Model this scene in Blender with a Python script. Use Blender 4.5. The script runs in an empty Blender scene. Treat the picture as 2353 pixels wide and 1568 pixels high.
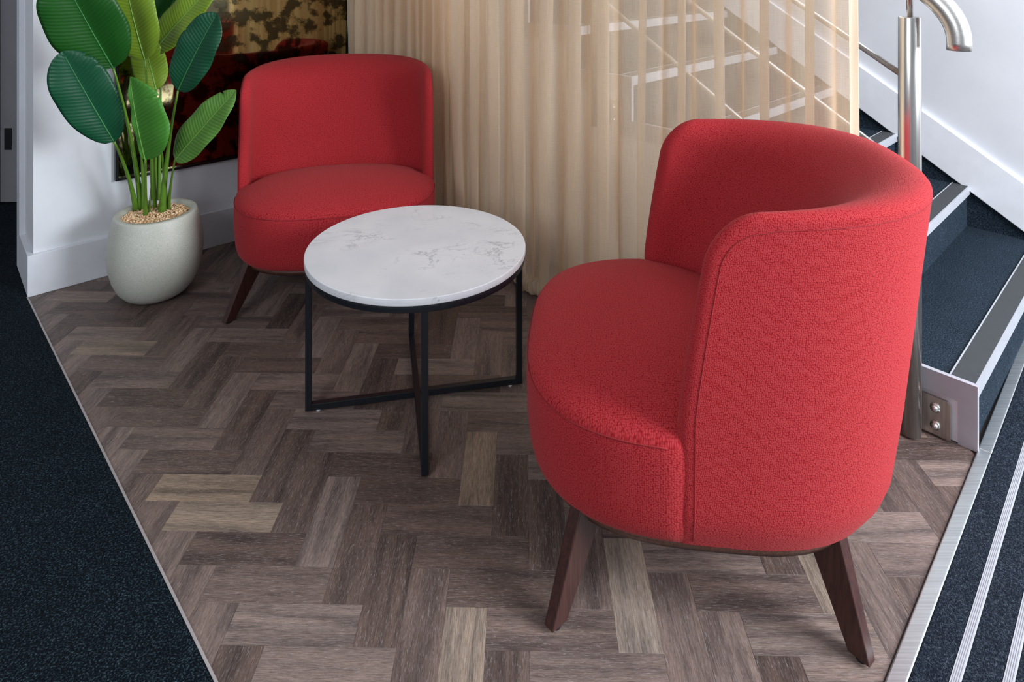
import bpy, bmesh, math, random
from mathutils import Vector, Matrix
R = random.Random(7)
C = bpy.context.scene.collection
S = bpy.context.scene

# ------------------------------------------------------------------ camera, light, exposure
F, YH, CX, H = 1552.0, -96.2, 1174.6, 1.308          # focal (px), horizon row, principal column, eye height (m)
cam = bpy.data.objects.new('camera', bpy.data.cameras.new('camera'))
C.objects.link(cam)
cam.location = (0, 0, H); cam.rotation_euler = (math.pi / 2, 0, 0)
cam.data.sensor_width = 36; cam.data.lens = 36 * F / 2353
cam.data.shift_x = (1176.5 - CX) / 2353
cam.data.shift_y = -(784 - YH) / 2353
cam.data.clip_start = 0.05
S.camera = cam
S.view_settings.view_transform = 'Standard'
S.view_settings.look = 'None'
S.view_settings.exposure = -0.10
S.view_settings.gamma = 1.0
S.view_settings.use_curve_mapping = False

w = bpy.data.worlds.new('world'); S.world = w; w.use_nodes = True
bg = w.node_tree.nodes['Background']
bg.inputs[0].default_value = (0.80, 0.88, 1.0, 1); bg.inputs[1].default_value = 0.36

def area(name, loc, target, sx, sy, power, col):
    l = bpy.data.lights.new(name, 'AREA'); l.shape = 'RECTANGLE'; l.size = sx; l.size_y = sy
    l.energy = power; l.color = col
    o = bpy.data.objects.new(name, l); C.objects.link(o)
    o.location = loc
    o.rotation_euler = (Vector(target) - Vector(loc)).to_track_quat('-Z', 'Y').to_euler()
    return o
area('window_light_right', (3.3, 0.15, 1.7), (0.0, 2.1, 0.3), 1.6, 1.6, 300, (0.88, 0.94, 1.0))
area('window_light_left', (-1.7, -1.3, 2.1), (-0.4, 1.6, 0.3), 1.6, 1.4, 62, (0.90, 0.95, 1.0))
area('stair_ceiling_light', (1.05, 3.65, 2.66), (0.95, 3.3, 0.5), 1.2, 1.4, 60, (0.93, 0.96, 1.0))

# ------------------------------------------------------------------ measuring helpers
def onz(px, py, z=0.0):
    """point of the level plane z seen at picture place px, py"""
    Y = F * (H - z) / (py - YH)
    return Vector(((px - CX) * Y / F, Y, z))
def at(px, py, Y):
    return Vector(((px - CX) * Y / F, Y, H - (py - YH) * Y / F))

# ------------------------------------------------------------------ materials
def new_mat(name):
    m = bpy.data.materials.new(name); m.use_nodes = True
    nt = m.node_tree
    return m, nt, nt.nodes['Principled BSDF']
def N(nt, t, **kw):
    n = nt.nodes.new(t)
    for k, v in kw.items():
        if k.startswith('i_'):
            n.inputs[k[2:].replace('_', ' ')].default_value = v
        else:
            setattr(n, k, v)
    return n
def ramp(nt, stops):
    n = nt.nodes.new('ShaderNodeValToRGB')
    el = n.color_ramp.elements
    el[0].position, el[0].color = stops[0][0], (*stops[0][1], 1)
    el[1].position, el[1].color = stops[-1][0], (*stops[-1][1], 1)
    for p, c in stops[1:-1]:
        e = el.new(p); e.color = (*c, 1)
    return n
def plain(name, col, rough=0.5, metal=0.0, bump=0.0, scale=200, spec=0.5):
    m, nt, b = new_mat(name)
    b.inputs['Roughness'].default_value = rough; b.inputs['Metallic'].default_value = metal
    b.inputs['Specular IOR Level'].default_value = spec
    tc = N(nt, 'ShaderNodeTexCoord')
    no = N(nt, 'ShaderNodeTexNoise', i_Scale=scale * 0.05, i_Detail=4.0)
    nt.links.new(tc.outputs['Object'], no.inputs['Vector'])
    r = ramp(nt, [(0.3, tuple(c * 0.94 for c in col)), (0.7, tuple(min(1, c * 1.04) for c in col))])
    nt.links.new(no.outputs['Fac'], r.inputs['Fac']); nt.links.new(r.outputs['Color'], b.inputs['Base Color'])
    if bump:
        n2 = N(nt, 'ShaderNodeTexNoise', i_Scale=scale, i_Detail=3.0)
        nt.links.new(tc.outputs['Object'], n2.inputs['Vector'])
        bp = N(nt, 'ShaderNodeBump', i_Strength=bump, i_Distance=0.002)
        nt.links.new(n2.outputs['Fac'], bp.inputs['Height']); nt.links.new(bp.outputs['Normal'], b.inputs['Normal'])
    return m
def mix_rgb(nt, fac, a, b, mode='MIX'):
    n = nt.nodes.new('ShaderNodeMix'); n.data_type = 'RGBA'; n.blend_type = mode
    for s, v in ((0, fac), (6, a), (7, b)):
        if hasattr(v, 'is_output'): nt.links.new(v, n.inputs[s])
        else: n.inputs[s].default_value = v
    return n.outputs[2]
def math_n(nt, op, a, b=None, c=None):
    n = nt.nodes.new('ShaderNodeMath'); n.operation = op
    for i, v in enumerate((a, b, c)):
        if v is None: continue
        if hasattr(v, 'is_output'): nt.links.new(v, n.inputs[i])
        else: n.inputs[i].default_value = v
    return n.outputs[0]

def fabric_material():
    m, nt, b = new_mat('red_woven_fabric')
    uv = N(nt, 'ShaderNodeTexCoord')
    mp = N(nt, 'ShaderNodeMapping'); mp.inputs['Scale'].default_value = (260, 310, 190)
    nt.links.new(uv.outputs['UV'], mp.inputs['Vector'])
    no = N(nt, 'ShaderNodeTexNoise', i_Scale=0.35, i_Detail=2.0)
    nt.links.new(mp.outputs['Vector'], no.inputs['Vector'])
    ad = N(nt, 'ShaderNodeVectorMath', operation='MULTIPLY_ADD')
    nt.links.new(no.outputs['Color'], ad.inputs[0]); ad.inputs[1].default_value = (0.8, 0.8, 0)
    nt.links.new(mp.outputs['Vector'], ad.inputs[2])
    vo = N(nt, 'ShaderNodeTexVoronoi', i_Scale=1.0, i_Randomness=0.55); vo.voronoi_dimensions = '2D'; vo.feature = 'SMOOTH_F1'; vo.inputs['Smoothness'].default_value = 0.35
    nt.links.new(ad.outputs[0], vo.inputs['Vector'])
    r = ramp(nt, [(0.05, (0.48, 0.042, 0.048)), (0.75, (0.22, 0.004, 0.009))])
    nt.links.new(vo.outputs['Distance'], r.inputs['Fac'])
    nt.links.new(r.outputs['Color'], b.inputs['Base Color'])
    h = math_n(nt, 'SUBTRACT', 1.0, vo.outputs['Distance'])
    fz = N(nt, 'ShaderNodeTexNoise', i_Scale=1.7, i_Detail=3.0, i_Roughness=0.7)
    nt.links.new(mp.outputs['Vector'], fz.inputs['Vector'])
    h = math_n(nt, 'ADD', h, math_n(nt, 'MULTIPLY', fz.outputs['Fac'], 0.7))
    bp = N(nt, 'ShaderNodeBump', i_Strength=0.5, i_Distance=0.0020)
    nt.links.new(h, bp.inputs['Height']); nt.links.new(bp.outputs['Normal'], b.inputs['Normal'])
    b.inputs['Roughness'].default_value = 0.85
    b.inputs['Specular IOR Level'].default_value = 0.10
    b.inputs['Sheen Weight'].default_value = 0.12
    b.inputs['Sheen Roughness'].default_value = 0.5
    b.inputs['Sheen Tint'].default_value = (1.0, 0.45, 0.42, 1)
    return m
def wood_material(name, c0, c1, rough=0.4, sc=1.0):
    m, nt, b = new_mat(name)
    tc = N(nt, 'ShaderNodeTexCoord')
    mp = N(nt, 'ShaderNodeMapping'); mp.inputs['Scale'].default_value = (160 * sc, 160 * sc, 5 * sc)
    nt.links.new(tc.outputs['Object'], mp.inputs['Vector'])
    no = N(nt, 'ShaderNodeTexNoise', i_Scale=1.0, i_Detail=5.0, i_Roughness=0.6)
    nt.links.new(mp.outputs['Vector'], no.inputs['Vector'])
    r = ramp(nt, [(0.3, c0), (0.7, c1)])
    nt.links.new(no.outputs['Fac'], r.inputs['Fac']); nt.links.new(r.outputs['Color'], b.inputs['Base Color'])
    b.inputs['Roughness'].default_value = rough
    bp = N(nt, 'ShaderNodeBump', i_Strength=0.15, i_Distance=0.001)
    nt.links.new(no.outputs['Fac'], bp.inputs['Height']); nt.links.new(bp.outputs['Normal'], b.inputs['Normal'])
    return m
def plank_material():
    m, nt, b = new_mat('weathered_oak_plank')
    tc = N(nt, 'ShaderNodeTexCoord'); oi = N(nt, 'ShaderNodeObjectInfo')
    off = N(nt, 'ShaderNodeVectorMath', operation='SCALE'); off.inputs[0].default_value = (37.0, 91.0, 53.0)
    nt.links.new(oi.outputs['Random'], off.inputs['Scale'])
    co = N(nt, 'ShaderNodeVectorMath', operation='ADD')
    nt.links.new(tc.outputs['Object'], co.inputs[0]); nt.links.new(off.outputs[0], co.inputs[1])
    def noise(scale_xyz, detail, rough, dist=0.0):
        mp = N(nt, 'ShaderNodeMapping'); mp.inputs['Scale'].default_value = scale_xyz
        nt.links.new(co.outputs[0], mp.inputs['Vector'])
        n = N(nt, 'ShaderNodeTexNoise', i_Scale=1.0, i_Detail=detail, i_Roughness=rough, i_Distortion=dist)
        nt.links.new(mp.outputs['Vector'], n.inputs['Vector'])
        return n.outputs['Fac']
    fine = noise((34, 480, 1), 5.0, 0.78)            # hairline grain along the plank
    band = noise((3.2, 30, 1), 3.0, 0.55, 0.6)       # broad bands along the plank
    chalk = noise((60, 520, 1), 3.0, 0.8)            # limed flecks
    knot = noise((7, 16, 1), 2.0, 0.5, 2.2)
    base = ramp(nt, [(0.0, (0.090, 0.060, 0.050)), (0.30, (0.128, 0.088, 0.074)), (0.58, (0.170, 0.122, 0.105)),
                     (0.82, (0.200, 0.148, 0.128)), (0.93, (0.245, 0.178, 0.128)), (1.0, (0.30, 0.235, 0.19))])
    sc_ = N(nt, 'ShaderNodeSeparateColor'); nt.links.new(oi.outputs['Color'], sc_.inputs[0])
    nt.links.new(sc_.outputs[0], base.inputs['Fac'])
    rb = ramp(nt, [(0.30, (0.50, 0.50, 0.53)), (0.52, (1.0, 1.0, 1.0)), (0.72, (1.30, 1.24, 1.20))])
    nt.links.new(band, rb.inputs['Fac'])
    c = mix_rgb(nt, 1.0, base.outputs['Color'], rb.outputs['Color'], 'MULTIPLY')
    rf = ramp(nt, [(0.34, (0.42, 0.40, 0.40)), (0.52, (1.0, 1.0, 1.0)), (0.68, (1.45, 1.45, 1.48))])
    nt.links.new(fine, rf.inputs['Fac'])
    c = mix_rgb(nt, 0.9, c, rf.outputs['Color'], 'MULTIPLY')
    rc = ramp(nt, [(0.56, (0, 0, 0)), (0.72, (1, 1, 1))])
    nt.links.new(chalk, rc.inputs['Fac'])
    fc = math_n(nt, 'MULTIPLY', rc.outputs['Color'], 0.58)
    c = mix_rgb(nt, fc, c, (0.40, 0.36, 0.36, 1))
    rk = ramp(nt, [(0.70, (0, 0, 0)), (0.80, (1, 1, 1))])
    nt.links.new(knot, rk.inputs['Fac'])
    fk = math_n(nt, 'MULTIPLY', rk.outputs['Color'], 0.5)
    c = mix_rgb(nt, fk, c, (0.07, 0.06, 0.065, 1))
    nt.links.new(c, b.inputs['Base Color'])
    b.inputs['Roughness'].default_value = 0.50
    b.inputs['Specular IOR Level'].default_value = 0.45
    bp = N(nt, 'ShaderNodeBump', i_Strength=0.35, i_Distance=0.0008)
    nt.links.new(fine, bp.inputs['Height']); nt.links.new(bp.outputs['Normal'], b.inputs['Normal'])
    return m
def carpet_material(name, c0, c1, c2, scale=430):
    m, nt, b = new_mat(name)
    tc = N(nt, 'ShaderNodeTexCoord')
    vo = N(nt, 'ShaderNodeTexVoronoi', i_Scale=scale)
    nt.links.new(tc.outputs['Object'], vo.inputs['Vector'])
    n2 = N(nt, 'ShaderNodeTexNoise', i_Scale=scale * 0.62, i_Detail=3.0, i_Roughness=0.7)
    nt.links.new(tc.outputs['Object'], n2.inputs['Vector'])
    n3 = N(nt, 'ShaderNodeTexNoise', i_Scale=9.0, i_Detail=3.0)
    nt.links.new(tc.outputs['Object'], n3.inputs['Vector'])
    r = ramp(nt, [(0.38, c0), (0.53, c1), (0.68, c2)])
    nt.links.new(n2.outputs['Fac'], r.inputs['Fac'])
    r3 = ramp(nt, [(0.3, (0.86, 0.86, 0.86)), (0.7, (1.1, 1.1, 1.1))])
    nt.links.new(n3.outputs['Fac'], r3.inputs['Fac'])
    c = mix_rgb(nt, 1.0, r.outputs['Color'], r3.outputs['Color'], 'MULTIPLY')
    nt.links.new(c, b.inputs['Base Color'])
    b.inputs['Roughness'].default_value = 0.95
    b.inputs['Specular IOR Level'].default_value = 0.12
    hh = math_n(nt, 'ADD', n2.outputs['Fac'], math_n(nt, 'MULTIPLY', vo.outputs['Distance'], -0.6))
    bp = N(nt, 'ShaderNodeBump', i_Strength=0.9, i_Distance=0.003)
    nt.links.new(hh, bp.inputs['Height']); nt.links.new(bp.outputs['Normal'], b.inputs['Normal'])
    return m
def marble_material():
    m, nt, b = new_mat('white_veined_marble')
    tc = N(nt, 'ShaderNodeTexCoord')
    def veins(scale, seed, lo, hi, dist=1.4):
        mp = N(nt, 'ShaderNodeMapping'); mp.inputs['Location'].default_value = (seed, seed * 1.7, 0)
        mp.inputs['Rotation'].default_value = (0, 0, 0.6)
        mp.inputs['Scale'].default_value = (1.0, 2.0, 1.0)
        nt.links.new(tc.outputs['Object'], mp.inputs['Vector'])
        n = N(nt, 'ShaderNodeTexNoise', i_Scale=scale, i_Detail=6.0, i_Roughness=0.62, i_Distortion=dist)
        nt.links.new(mp.outputs['Vector'], n.inputs['Vector'])
        d = math_n(nt, 'ABSOLUTE', math_n(nt, 'SUBTRACT', n.outputs['Fac'], 0.5))
        r = ramp(nt, [(lo, (1, 1, 1)), (hi, (0, 0, 0))])
        nt.links.new(d, r.inputs['Fac'])
        return r.outputs['Color']
    v1 = veins(3.4, 3.1, 0.001, 0.014); v2 = veins(8.5, 9.3, 0.0, 0.012)
    mask = N(nt, 'ShaderNodeTexNoise', i_Scale=6.0, i_Detail=2.0)
    nt.links.new(tc.outputs['Object'], mask.inputs['Vector'])
    rm = ramp(nt, [(0.48, (0, 0, 0)), (0.66, (1, 1, 1))])
    nt.links.new(mask.outputs['Fac'], rm.inputs['Fac'])
    cloud = N(nt, 'ShaderNodeTexNoise', i_Scale=5.0, i_Detail=4.0)
    nt.links.new(tc.outputs['Object'], cloud.inputs['Vector'])
    rc = ramp(nt, [(0.3, (0.62, 0.62, 0.66)), (0.6, (0.73, 0.72, 0.74))])
    nt.links.new(cloud.outputs['Fac'], rc.inputs['Fac'])
    f1 = math_n(nt, 'MULTIPLY', math_n(nt, 'MULTIPLY', v1, rm.outputs['Color']), 0.75)
    f2 = math_n(nt, 'MULTIPLY', math_n(nt, 'MULTIPLY', v2, rm.outputs['Color']), 0.42)
    c = mix_rgb(nt, f1, rc.outputs['Color'], (0.30, 0.31, 0.34, 1))
    c = mix_rgb(nt, f2, c, (0.30, 0.31, 0.36, 1))
    nt.links.new(c, b.inputs['Base Color'])
    b.inputs['Roughness'].default_value = 0.32
    return m
def leaf_material(name, col, under):
    m, nt, b = new_mat(name)
    tc = N(nt, 'ShaderNodeTexCoord'); sx = N(nt, 'ShaderNodeSeparateXYZ')
    nt.links.new(tc.outputs['UV'], sx.inputs[0])
    av = math_n(nt, 'ABSOLUTE', sx.outputs['Y'])
    ph = math_n(nt, 'ADD', math_n(nt, 'MULTIPLY', sx.outputs['X'], 330.0), math_n(nt, 'MULTIPLY', av, -11.0))
    nz = N(nt, 'ShaderNodeTexNoise', i_Scale=9.0, i_Detail=2.0)
    nt.links.new(tc.outputs['UV'], nz.inputs['Vector'])
    ph = math_n(nt, 'ADD', ph, math_n(nt, 'MULTIPLY', nz.outputs['Fac'], 1.6))
    s = math_n(nt, 'SINE', ph)
    r = ramp(nt, [(0.0, tuple(c * 0.88 for c in col)), (1.0, tuple(c * 1.08 for c in col))])
    nt.links.new(math_n(nt, 'MULTIPLY_ADD', s, 0.5, 0.5), r.inputs['Fac'])
    n2 = N(nt, 'ShaderNodeTexNoise', i_Scale=3.0, i_Detail=2.0)
    nt.links.new(tc.outputs['UV'], n2.inputs['Vector'])
    c = mix_rgb(nt, math_n(nt, 'MULTIPLY', n2.outputs['Fac'], 0.5), r.outputs['Color'], (*under, 1))
    nt.links.new(c, b.inputs['Base Color'])
    b.inputs['Roughness'].default_value = 0.42
    b.inputs['Specular IOR Level'].default_value = 0.4
    bp = N(nt, 'ShaderNodeBump', i_Strength=0.2, i_Distance=0.002)
    nt.links.new(s, bp.inputs['Height']); nt.links.new(bp.outputs['Normal'], b.inputs['Normal'])
    tr = N(nt, 'ShaderNodeBsdfTranslucent'); nt.links.new(c, tr.inputs['Color'])
    mx = N(nt, 'ShaderNodeMixShader'); mx.inputs[0].default_value = 0.22
    out = nt.nodes['Material Output']
    nt.links.new(b.outputs[0], mx.inputs[1]); nt.links.new(tr.outputs[0], mx.inputs[2]); nt.links.new(mx.outputs[0], out.inputs[0])
    return m
def sheer_material(name, col, clear):
    m, nt, b = new_mat(name)
    tc = N(nt, 'ShaderNodeTexCoord')
    def thread(scale_xyz):
        mp = N(nt, 'ShaderNodeMapping'); mp.inputs['Scale'].default_value = scale_xyz
        nt.links.new(tc.outputs['UV'], mp.inputs['Vector'])
        n = N(nt, 'ShaderNodeTexNoise', i_Scale=1.0, i_Detail=3.0, i_Roughness=0.7)
        nt.links.new(mp.outputs['Vector'], n.inputs['Vector'])
        return n.outputs['Fac']
    t = math_n(nt, 'ADD', thread((1000, 12, 1)), thread((40, 700, 1)))     # slubs both ways
    r = ramp(nt, [(0.38, tuple(c * 0.965 for c in col)), (0.62, tuple(min(1, c * 1.025) for c in col))])
    h = math_n(nt, 'MULTIPLY', t, 0.5)
    nt.links.new(h, r.inputs['Fac'])
    nt.links.new(r.outputs['Color'], b.inputs['Base Color'])
    b.inputs['Roughness'].default_value = 0.9; b.inputs['Specular IOR Level'].default_value = 0.1
    tr = N(nt, 'ShaderNodeBsdfTranslucent'); nt.links.new(r.outputs['Color'], tr.inputs['Color'])
    m1 = N(nt, 'ShaderNodeMixShader'); m1.inputs[0].default_value = 0.42
    nt.links.new(b.outputs[0], m1.inputs[1]); nt.links.new(tr.outputs[0], m1.inputs[2])
    tp = N(nt, 'ShaderNodeBsdfTransparent')
    m2 = N(nt, 'ShaderNodeMixShader')
    # threads close up when the cloth is seen edge-on
    lw = N(nt, 'ShaderNodeLayerWeight', i_Blend=0.35)
    fac = math_n(nt, 'SUBTRACT', 1.0, math_n(nt, 'MULTIPLY', math_n(nt, 'SUBTRACT', 1.0, lw.outputs['Facing']),
                 math_n(nt, 'MULTIPLY_ADD', h, -0.5, clear + 0.25)))
    fac.node.use_clamp = True
    nt.links.new(fac, m2.inputs[0])
    nt.links.new(tp.outputs[0], m2.inputs[1]); nt.links.new(m1.outputs[0], m2.inputs[2])
    nt.links.new(m2.outputs[0], nt.nodes['Material Output'].inputs[0])
    return m
def mirror_material():
    m, nt, b = new_mat('antiqued_smoked_mirror')
    tc = N(nt, 'ShaderNodeTexCoord')
    def noise(sc, det, rg, loc=0.0):
        mp = N(nt, 'ShaderNodeMapping'); mp.inputs['Location'].default_value = (loc, loc, loc)
        nt.links.new(tc.outputs['Object'], mp.inputs['Vector'])
        n = N(nt, 'ShaderNodeTexNoise', i_Scale=sc, i_Detail=det, i_Roughness=rg)
        nt.links.new(mp.outputs['Vector'], n.inputs['Vector'])
        return n.outputs['Fac']
    a = noise(15.0, 2.0, 0.5); d = noise(140.0, 3.0, 0.8, 4.0)
    s = math_n(nt, 'ADD', a, math_n(nt, 'MULTIPLY_ADD', d, 0.30, -0.15))
    r = ramp(nt, [(0.45, (0.36, 0.31, 0.17)), (0.50, (0.20, 0.17, 0.085)), (0.55, (0.06, 0.054, 0.032))])
    nt.links.new(s, r.inputs['Fac'])
    nt.links.new(r.outputs['Color'], b.inputs['Base Color'])
    b.inputs['Metallic'].default_value = 1.0
    rr = ramp(nt, [(0.44, (0.035, 0.035, 0.035)), (0.6, (0.10, 0.10, 0.10))])
    nt.links.new(s, rr.inputs['Fac']); nt.links.new(rr.outputs['Color'], b.inputs['Roughness'])
    return m
def brushed(name, col=(0.62, 0.60, 0.57), rough=0.28, axis=2):
    m, nt, b = new_mat(name)
    b.inputs['Metallic'].default_value = 1.0
    tc = N(nt, 'ShaderNodeTexCoord'); mp = N(nt, 'ShaderNodeMapping')
    sc = [260, 260, 260]; sc[axis] = 6
    mp.inputs['Scale'].default_value = sc
    nt.links.new(tc.outputs['Object'], mp.inputs['Vector'])
    n = N(nt, 'ShaderNodeTexNoise', i_Scale=1.0, i_Detail=3.0)
    nt.links.new(mp.outputs['Vector'], n.inputs['Vector'])
    r = ramp(nt, [(0.3, tuple(c * 0.85 for c in col)), (0.7, tuple(min(1, c * 1.12) for c in col))])
    nt.links.new(n.outputs['Fac'], r.inputs['Fac']); nt.links.new(r.outputs['Color'], b.inputs['Base Color'])
    b.inputs['Roughness'].default_value = rough
    bp = N(nt, 'ShaderNodeBump', i_Strength=0.06, i_Distance=0.001)
    nt.links.new(n.outputs['Fac'], bp.inputs['Height']); nt.links.new(bp.outputs['Normal'], b.inputs['Normal'])
    return m
def pot_material():
    m, nt, b = new_mat('speckled_stone_pot')
    tc = N(nt, 'ShaderNodeTexCoord')
    v = N(nt, 'ShaderNodeTexNoise', i_Scale=520.0, i_Detail=2.0, i_Roughness=0.6)
    nt.links.new(tc.outputs['Object'], v.inputs['Vector'])
    r = ramp(nt, [(0.32, (0.33, 0.33, 0.28)), (0.45, (0.50, 0.50, 0.44)), (0.62, (0.55, 0.55, 0.49)), (0.75, (0.70, 0.70, 0.65))])
    nt.links.new(v.outputs['Fac'], r.inputs['Fac']); nt.links.new(r.outputs['Color'], b.inputs['Base Color'])
    b.inputs['Roughness'].default_value = 0.45
    bp = N(nt, 'ShaderNodeBump', i_Strength=0.25, i_Distance=0.001)
    nt.links.new(v.outputs['Fac'], bp.inputs['Height']); nt.links.new(bp.outputs['Normal'], b.inputs['Normal'])
    return m
def gravel_material():
    m, nt, b = new_mat('tan_gravel')
    g = N(nt, 'ShaderNodeNewGeometry')
    r = ramp(nt, [(0.0, (0.42, 0.23, 0.11)), (0.35, (0.68, 0.43, 0.23)), (0.7, (0.82, 0.57, 0.34)), (1.0, (0.90, 0.72, 0.50))])
    nt.links.new(g.outputs['Random Per Island'], r.inputs['Fac']); nt.links.new(r.outputs['Color'], b.inputs['Base Color'])
    b.inputs['Roughness'].default_value = 0.8
    return m

M_red = fabric_material()
M_redseam = plain('dark_red_stitching', (0.26, 0.012, 0.016), 0.9)
M_legwood = wood_material('dark_mahogany_stain', (0.020, 0.006, 0.005), (0.060, 0.018, 0.013), 0.34)
M_basewood = wood_material('brown_plinth_wood', (0.045, 0.016, 0.010), (0.11, 0.045, 0.030), 0.4)
M_plank = plank_material()
M_under = plain('floor_bed', (0.03, 0.022, 0.02), 0.9)
M_carpet = carpet_material('navy_loop_carpet', (0.0006, 0.0018, 0.004), (0.0025, 0.0065, 0.011), (0.045, 0.075, 0.095))
M_stairc = carpet_material('blue_black_stair_carpet', (0.004, 0.008, 0.015), (0.016, 0.027, 0.042), (0.060, 0.082, 0.105))
M_mat = carpet_material('charcoal_mat_pile', (0.004, 0.007, 0.014), (0.015, 0.022, 0.034), (0.055, 0.070, 0.090))
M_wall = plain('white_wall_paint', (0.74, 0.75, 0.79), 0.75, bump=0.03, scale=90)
M_trim = plain('white_satin_trim', (0.74, 0.75, 0.80), 0.4)
M_greydoor = plain('grey_door_paint', (0.26, 0.25, 0.27), 0.5)
M_plate = plain('dark_metal_plate', (0.04, 0.04, 0.04), 0.4, 0.8)
M_marble = marble_material()
M_black = plain('black_powder_coat', (0.006, 0.008, 0.012), 0.38)
M_foot = plain('black_rubber', (0.01, 0.01, 0.01), 0.7)
M_glide = plain('white_plastic_glide', (0.75, 0.75, 0.78), 0.4)
M_steel = brushed('brushed_stainless_steel')
M_steelh = brushed('brushed_steel_rail', rough=0.36, axis=0)
M_rail = brushed('satin_steel_rail', (0.42, 0.40, 0.38), 0.5, axis=0)
M_alu = brushed('matt_aluminium', (0.60, 0.63, 0.64), 0.45, axis=0)
M_alu2 = plain('ribbed_aluminium_bar', (0.46, 0.47, 0.51), 0.45, 0.4)
M_insert = plain('grey_grip_insert', (0.032, 0.035, 0.039), 0.7, bump=0.1, scale=600)
M_string = plain('grey_white_stringer_paint', (0.38, 0.37, 0.41), 0.45)
M_sheer = sheer_material('beige_sheer_linen', (0.90, 0.74, 0.56), 0.33)
M_hem = sheer_material('beige_gathered_hem', (0.76, 0.62, 0.46), 0.0)
M_mirror = mirror_material()
M_frame = plain('black_lacquer_frame', (0.008, 0.008, 0.010), 0.25)
M_pot = pot_material()
M_gravel = gravel_material()
M_leaf = {
    'dark': leaf_material('deep_green_leaf', (0.008, 0.075, 0.034), (0.008, 0.10, 0.04)),
    'mid': leaf_material('mid_green_leaf', (0.012, 0.088, 0.012), (0.018, 0.12, 0.012)),
    'bright': leaf_material('bright_green_leaf', (0.070, 0.26, 0.035), (0.09, 0.30, 0.04)),
    'lime': leaf_material('lime_green_leaf', (0.20, 0.32, 0.025), (0.23, 0.35, 0.03)),
    'soft': leaf_material('soft_green_leaf', (0.13, 0.29, 0.055), (0.10, 0.25, 0.04)),
}
M_stem = plain('green_stem', (0.10, 0.22, 0.02), 0.4)
M_ribd = plain('deep_green_midrib', (0.03, 0.17, 0.045), 0.45)
M_rib = plain('pale_green_midrib', (0.16, 0.34, 0.06), 0.45)

# ------------------------------------------------------------------ object helpers
def mesh_obj(name, verts, faces, mat, parent=None, smooth=False, uvs=None):
    me = bpy.data.meshes.new(name)
    me.from_pydata([tuple(v) for v in verts], [], faces)
    me.materials.append(mat)
    if uvs:
        ul = me.uv_layers.new(name='UVMap')
        for l in me.loops: ul.data[l.index].uv = uvs[l.vertex_index]
    me.update()
    if smooth: me.shade_smooth()
    o = bpy.data.objects.new(name, me); C.objects.link(o)
    if parent: o.parent = parent
    return o
def bm_obj(name, bm, mat, parent=None, smooth=False):
    me = bpy.data.meshes.new(name); bmesh.ops.recalc_face_normals(bm, faces=bm.faces)
    bm.to_mesh(me); bm.free(); me.materials.append(mat)
    if smooth: me.shade_smooth()
    o = bpy.data.objects.new(name, me); C.objects.link(o)
    if parent: o.parent = parent
    return o
def bevel(o, wd=0.002, seg=2, ang=0.6):
    md = o.modifiers.new('bevel', 'BEVEL'); md.width = wd; md.segments = seg; md.limit_method = 'ANGLE'; md.angle_limit = ang
    return o
def empty(name, loc=(0, 0, 0), rz=0.0):
    o = bpy.data.objects.new(name, None); C.objects.link(o); o.location = loc; o.rotation_euler = (0, 0, rz); o.empty_display_size = 0.1
    return o
def tag(o, label=None, cat=None, group=None, kind=None):
    for k, v in (('label', label), ('category', cat), ('group', group), ('kind', kind)):
        if v: o[k] = v
    return o
def prism(name, pts, z0, z1, mat, parent=None):
    """upright prism over a plan polygon"""
    n = len(pts)
    v = [(p[0], p[1], z0) for p in pts] + [(p[0], p[1], z1) for p in pts]
    f = [list(range(n))[::-1], list(range(n, 2 * n))] + [[i, (i + 1) % n, n + (i + 1) % n, n + i] for i in range(n)]
    bm = bmesh.new(); vs = [bm.verts.new(p) for p in v]
    for q in f: bm.faces.new([vs[i] for i in q])
    return bm_obj(name, bm, mat, parent)
def hull8(name, v, mat, parent=None):
    bm = bmesh.new(); vs = [bm.verts.new(p) for p in v]
    for q in ((0, 1, 2, 3), (4, 5, 6, 7), (0, 1, 5, 4), (1, 2, 6, 5), (2, 3, 7, 6), (3, 0, 4, 7)): bm.faces.new([vs[i] for i in q])
    return bm_obj(name, bm, mat, parent)
def box(name, c, s, mat, parent=None, rz=0.0, bv=0.0):
    o = hull8(name, [(x * s[0] / 2, y * s[1] / 2, z * s[2] / 2) for z in (-1, 1) for x, y in ((-1, -1), (1, -1), (1, 1), (-1, 1))], mat, parent)
    o.location = c; o.rotation_euler = (0, 0, rz)
    if bv: bevel(o, bv)
    return o
def tube(name, pts, rad, mat, parent=None, seg=20, cap=True):
    """tube through pts; rad a number or a list"""
    pts = [Vector(p) for p in pts]; n = len(pts)
    rs = rad if isinstance(rad, (list, tuple)) else [rad] * n
    bm = bmesh.new(); rings = []
    t0 = (pts[1] - pts[0]).normalized()
    up = Vector((0, 0, 1)) if abs(t0.z) < 0.9 else Vector((1, 0, 0))
    side = t0.cross(up).normalized()
    for i, p in enumerate(pts):
        t = (pts[min(i + 1, n - 1)] - pts[max(i - 1, 0)]).normalized()
        side = (side - t * side.dot(t)).normalized(); nb = t.cross(side)
        rings.append([bm.verts.new(p + (side * math.cos(a) + nb * math.sin(a)) * rs[i]) for a in [2 * math.pi * k / seg for k in range(seg)]])
    for i in range(n - 1):
        for k in range(seg):
            bm.faces.new((rings[i][k], rings[i][(k + 1) % seg], rings[i + 1][(k + 1) % seg], rings[i + 1][k]))
    if cap:
        bm.faces.new(rings[0][::-1]); bm.faces.new(rings[-1])
    o = bm_obj(name, bm, mat, parent, smooth=True)
    for f in o.data.polygons:
        if len(f.vertices) > 4: f.use_smooth = False
    return o
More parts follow.
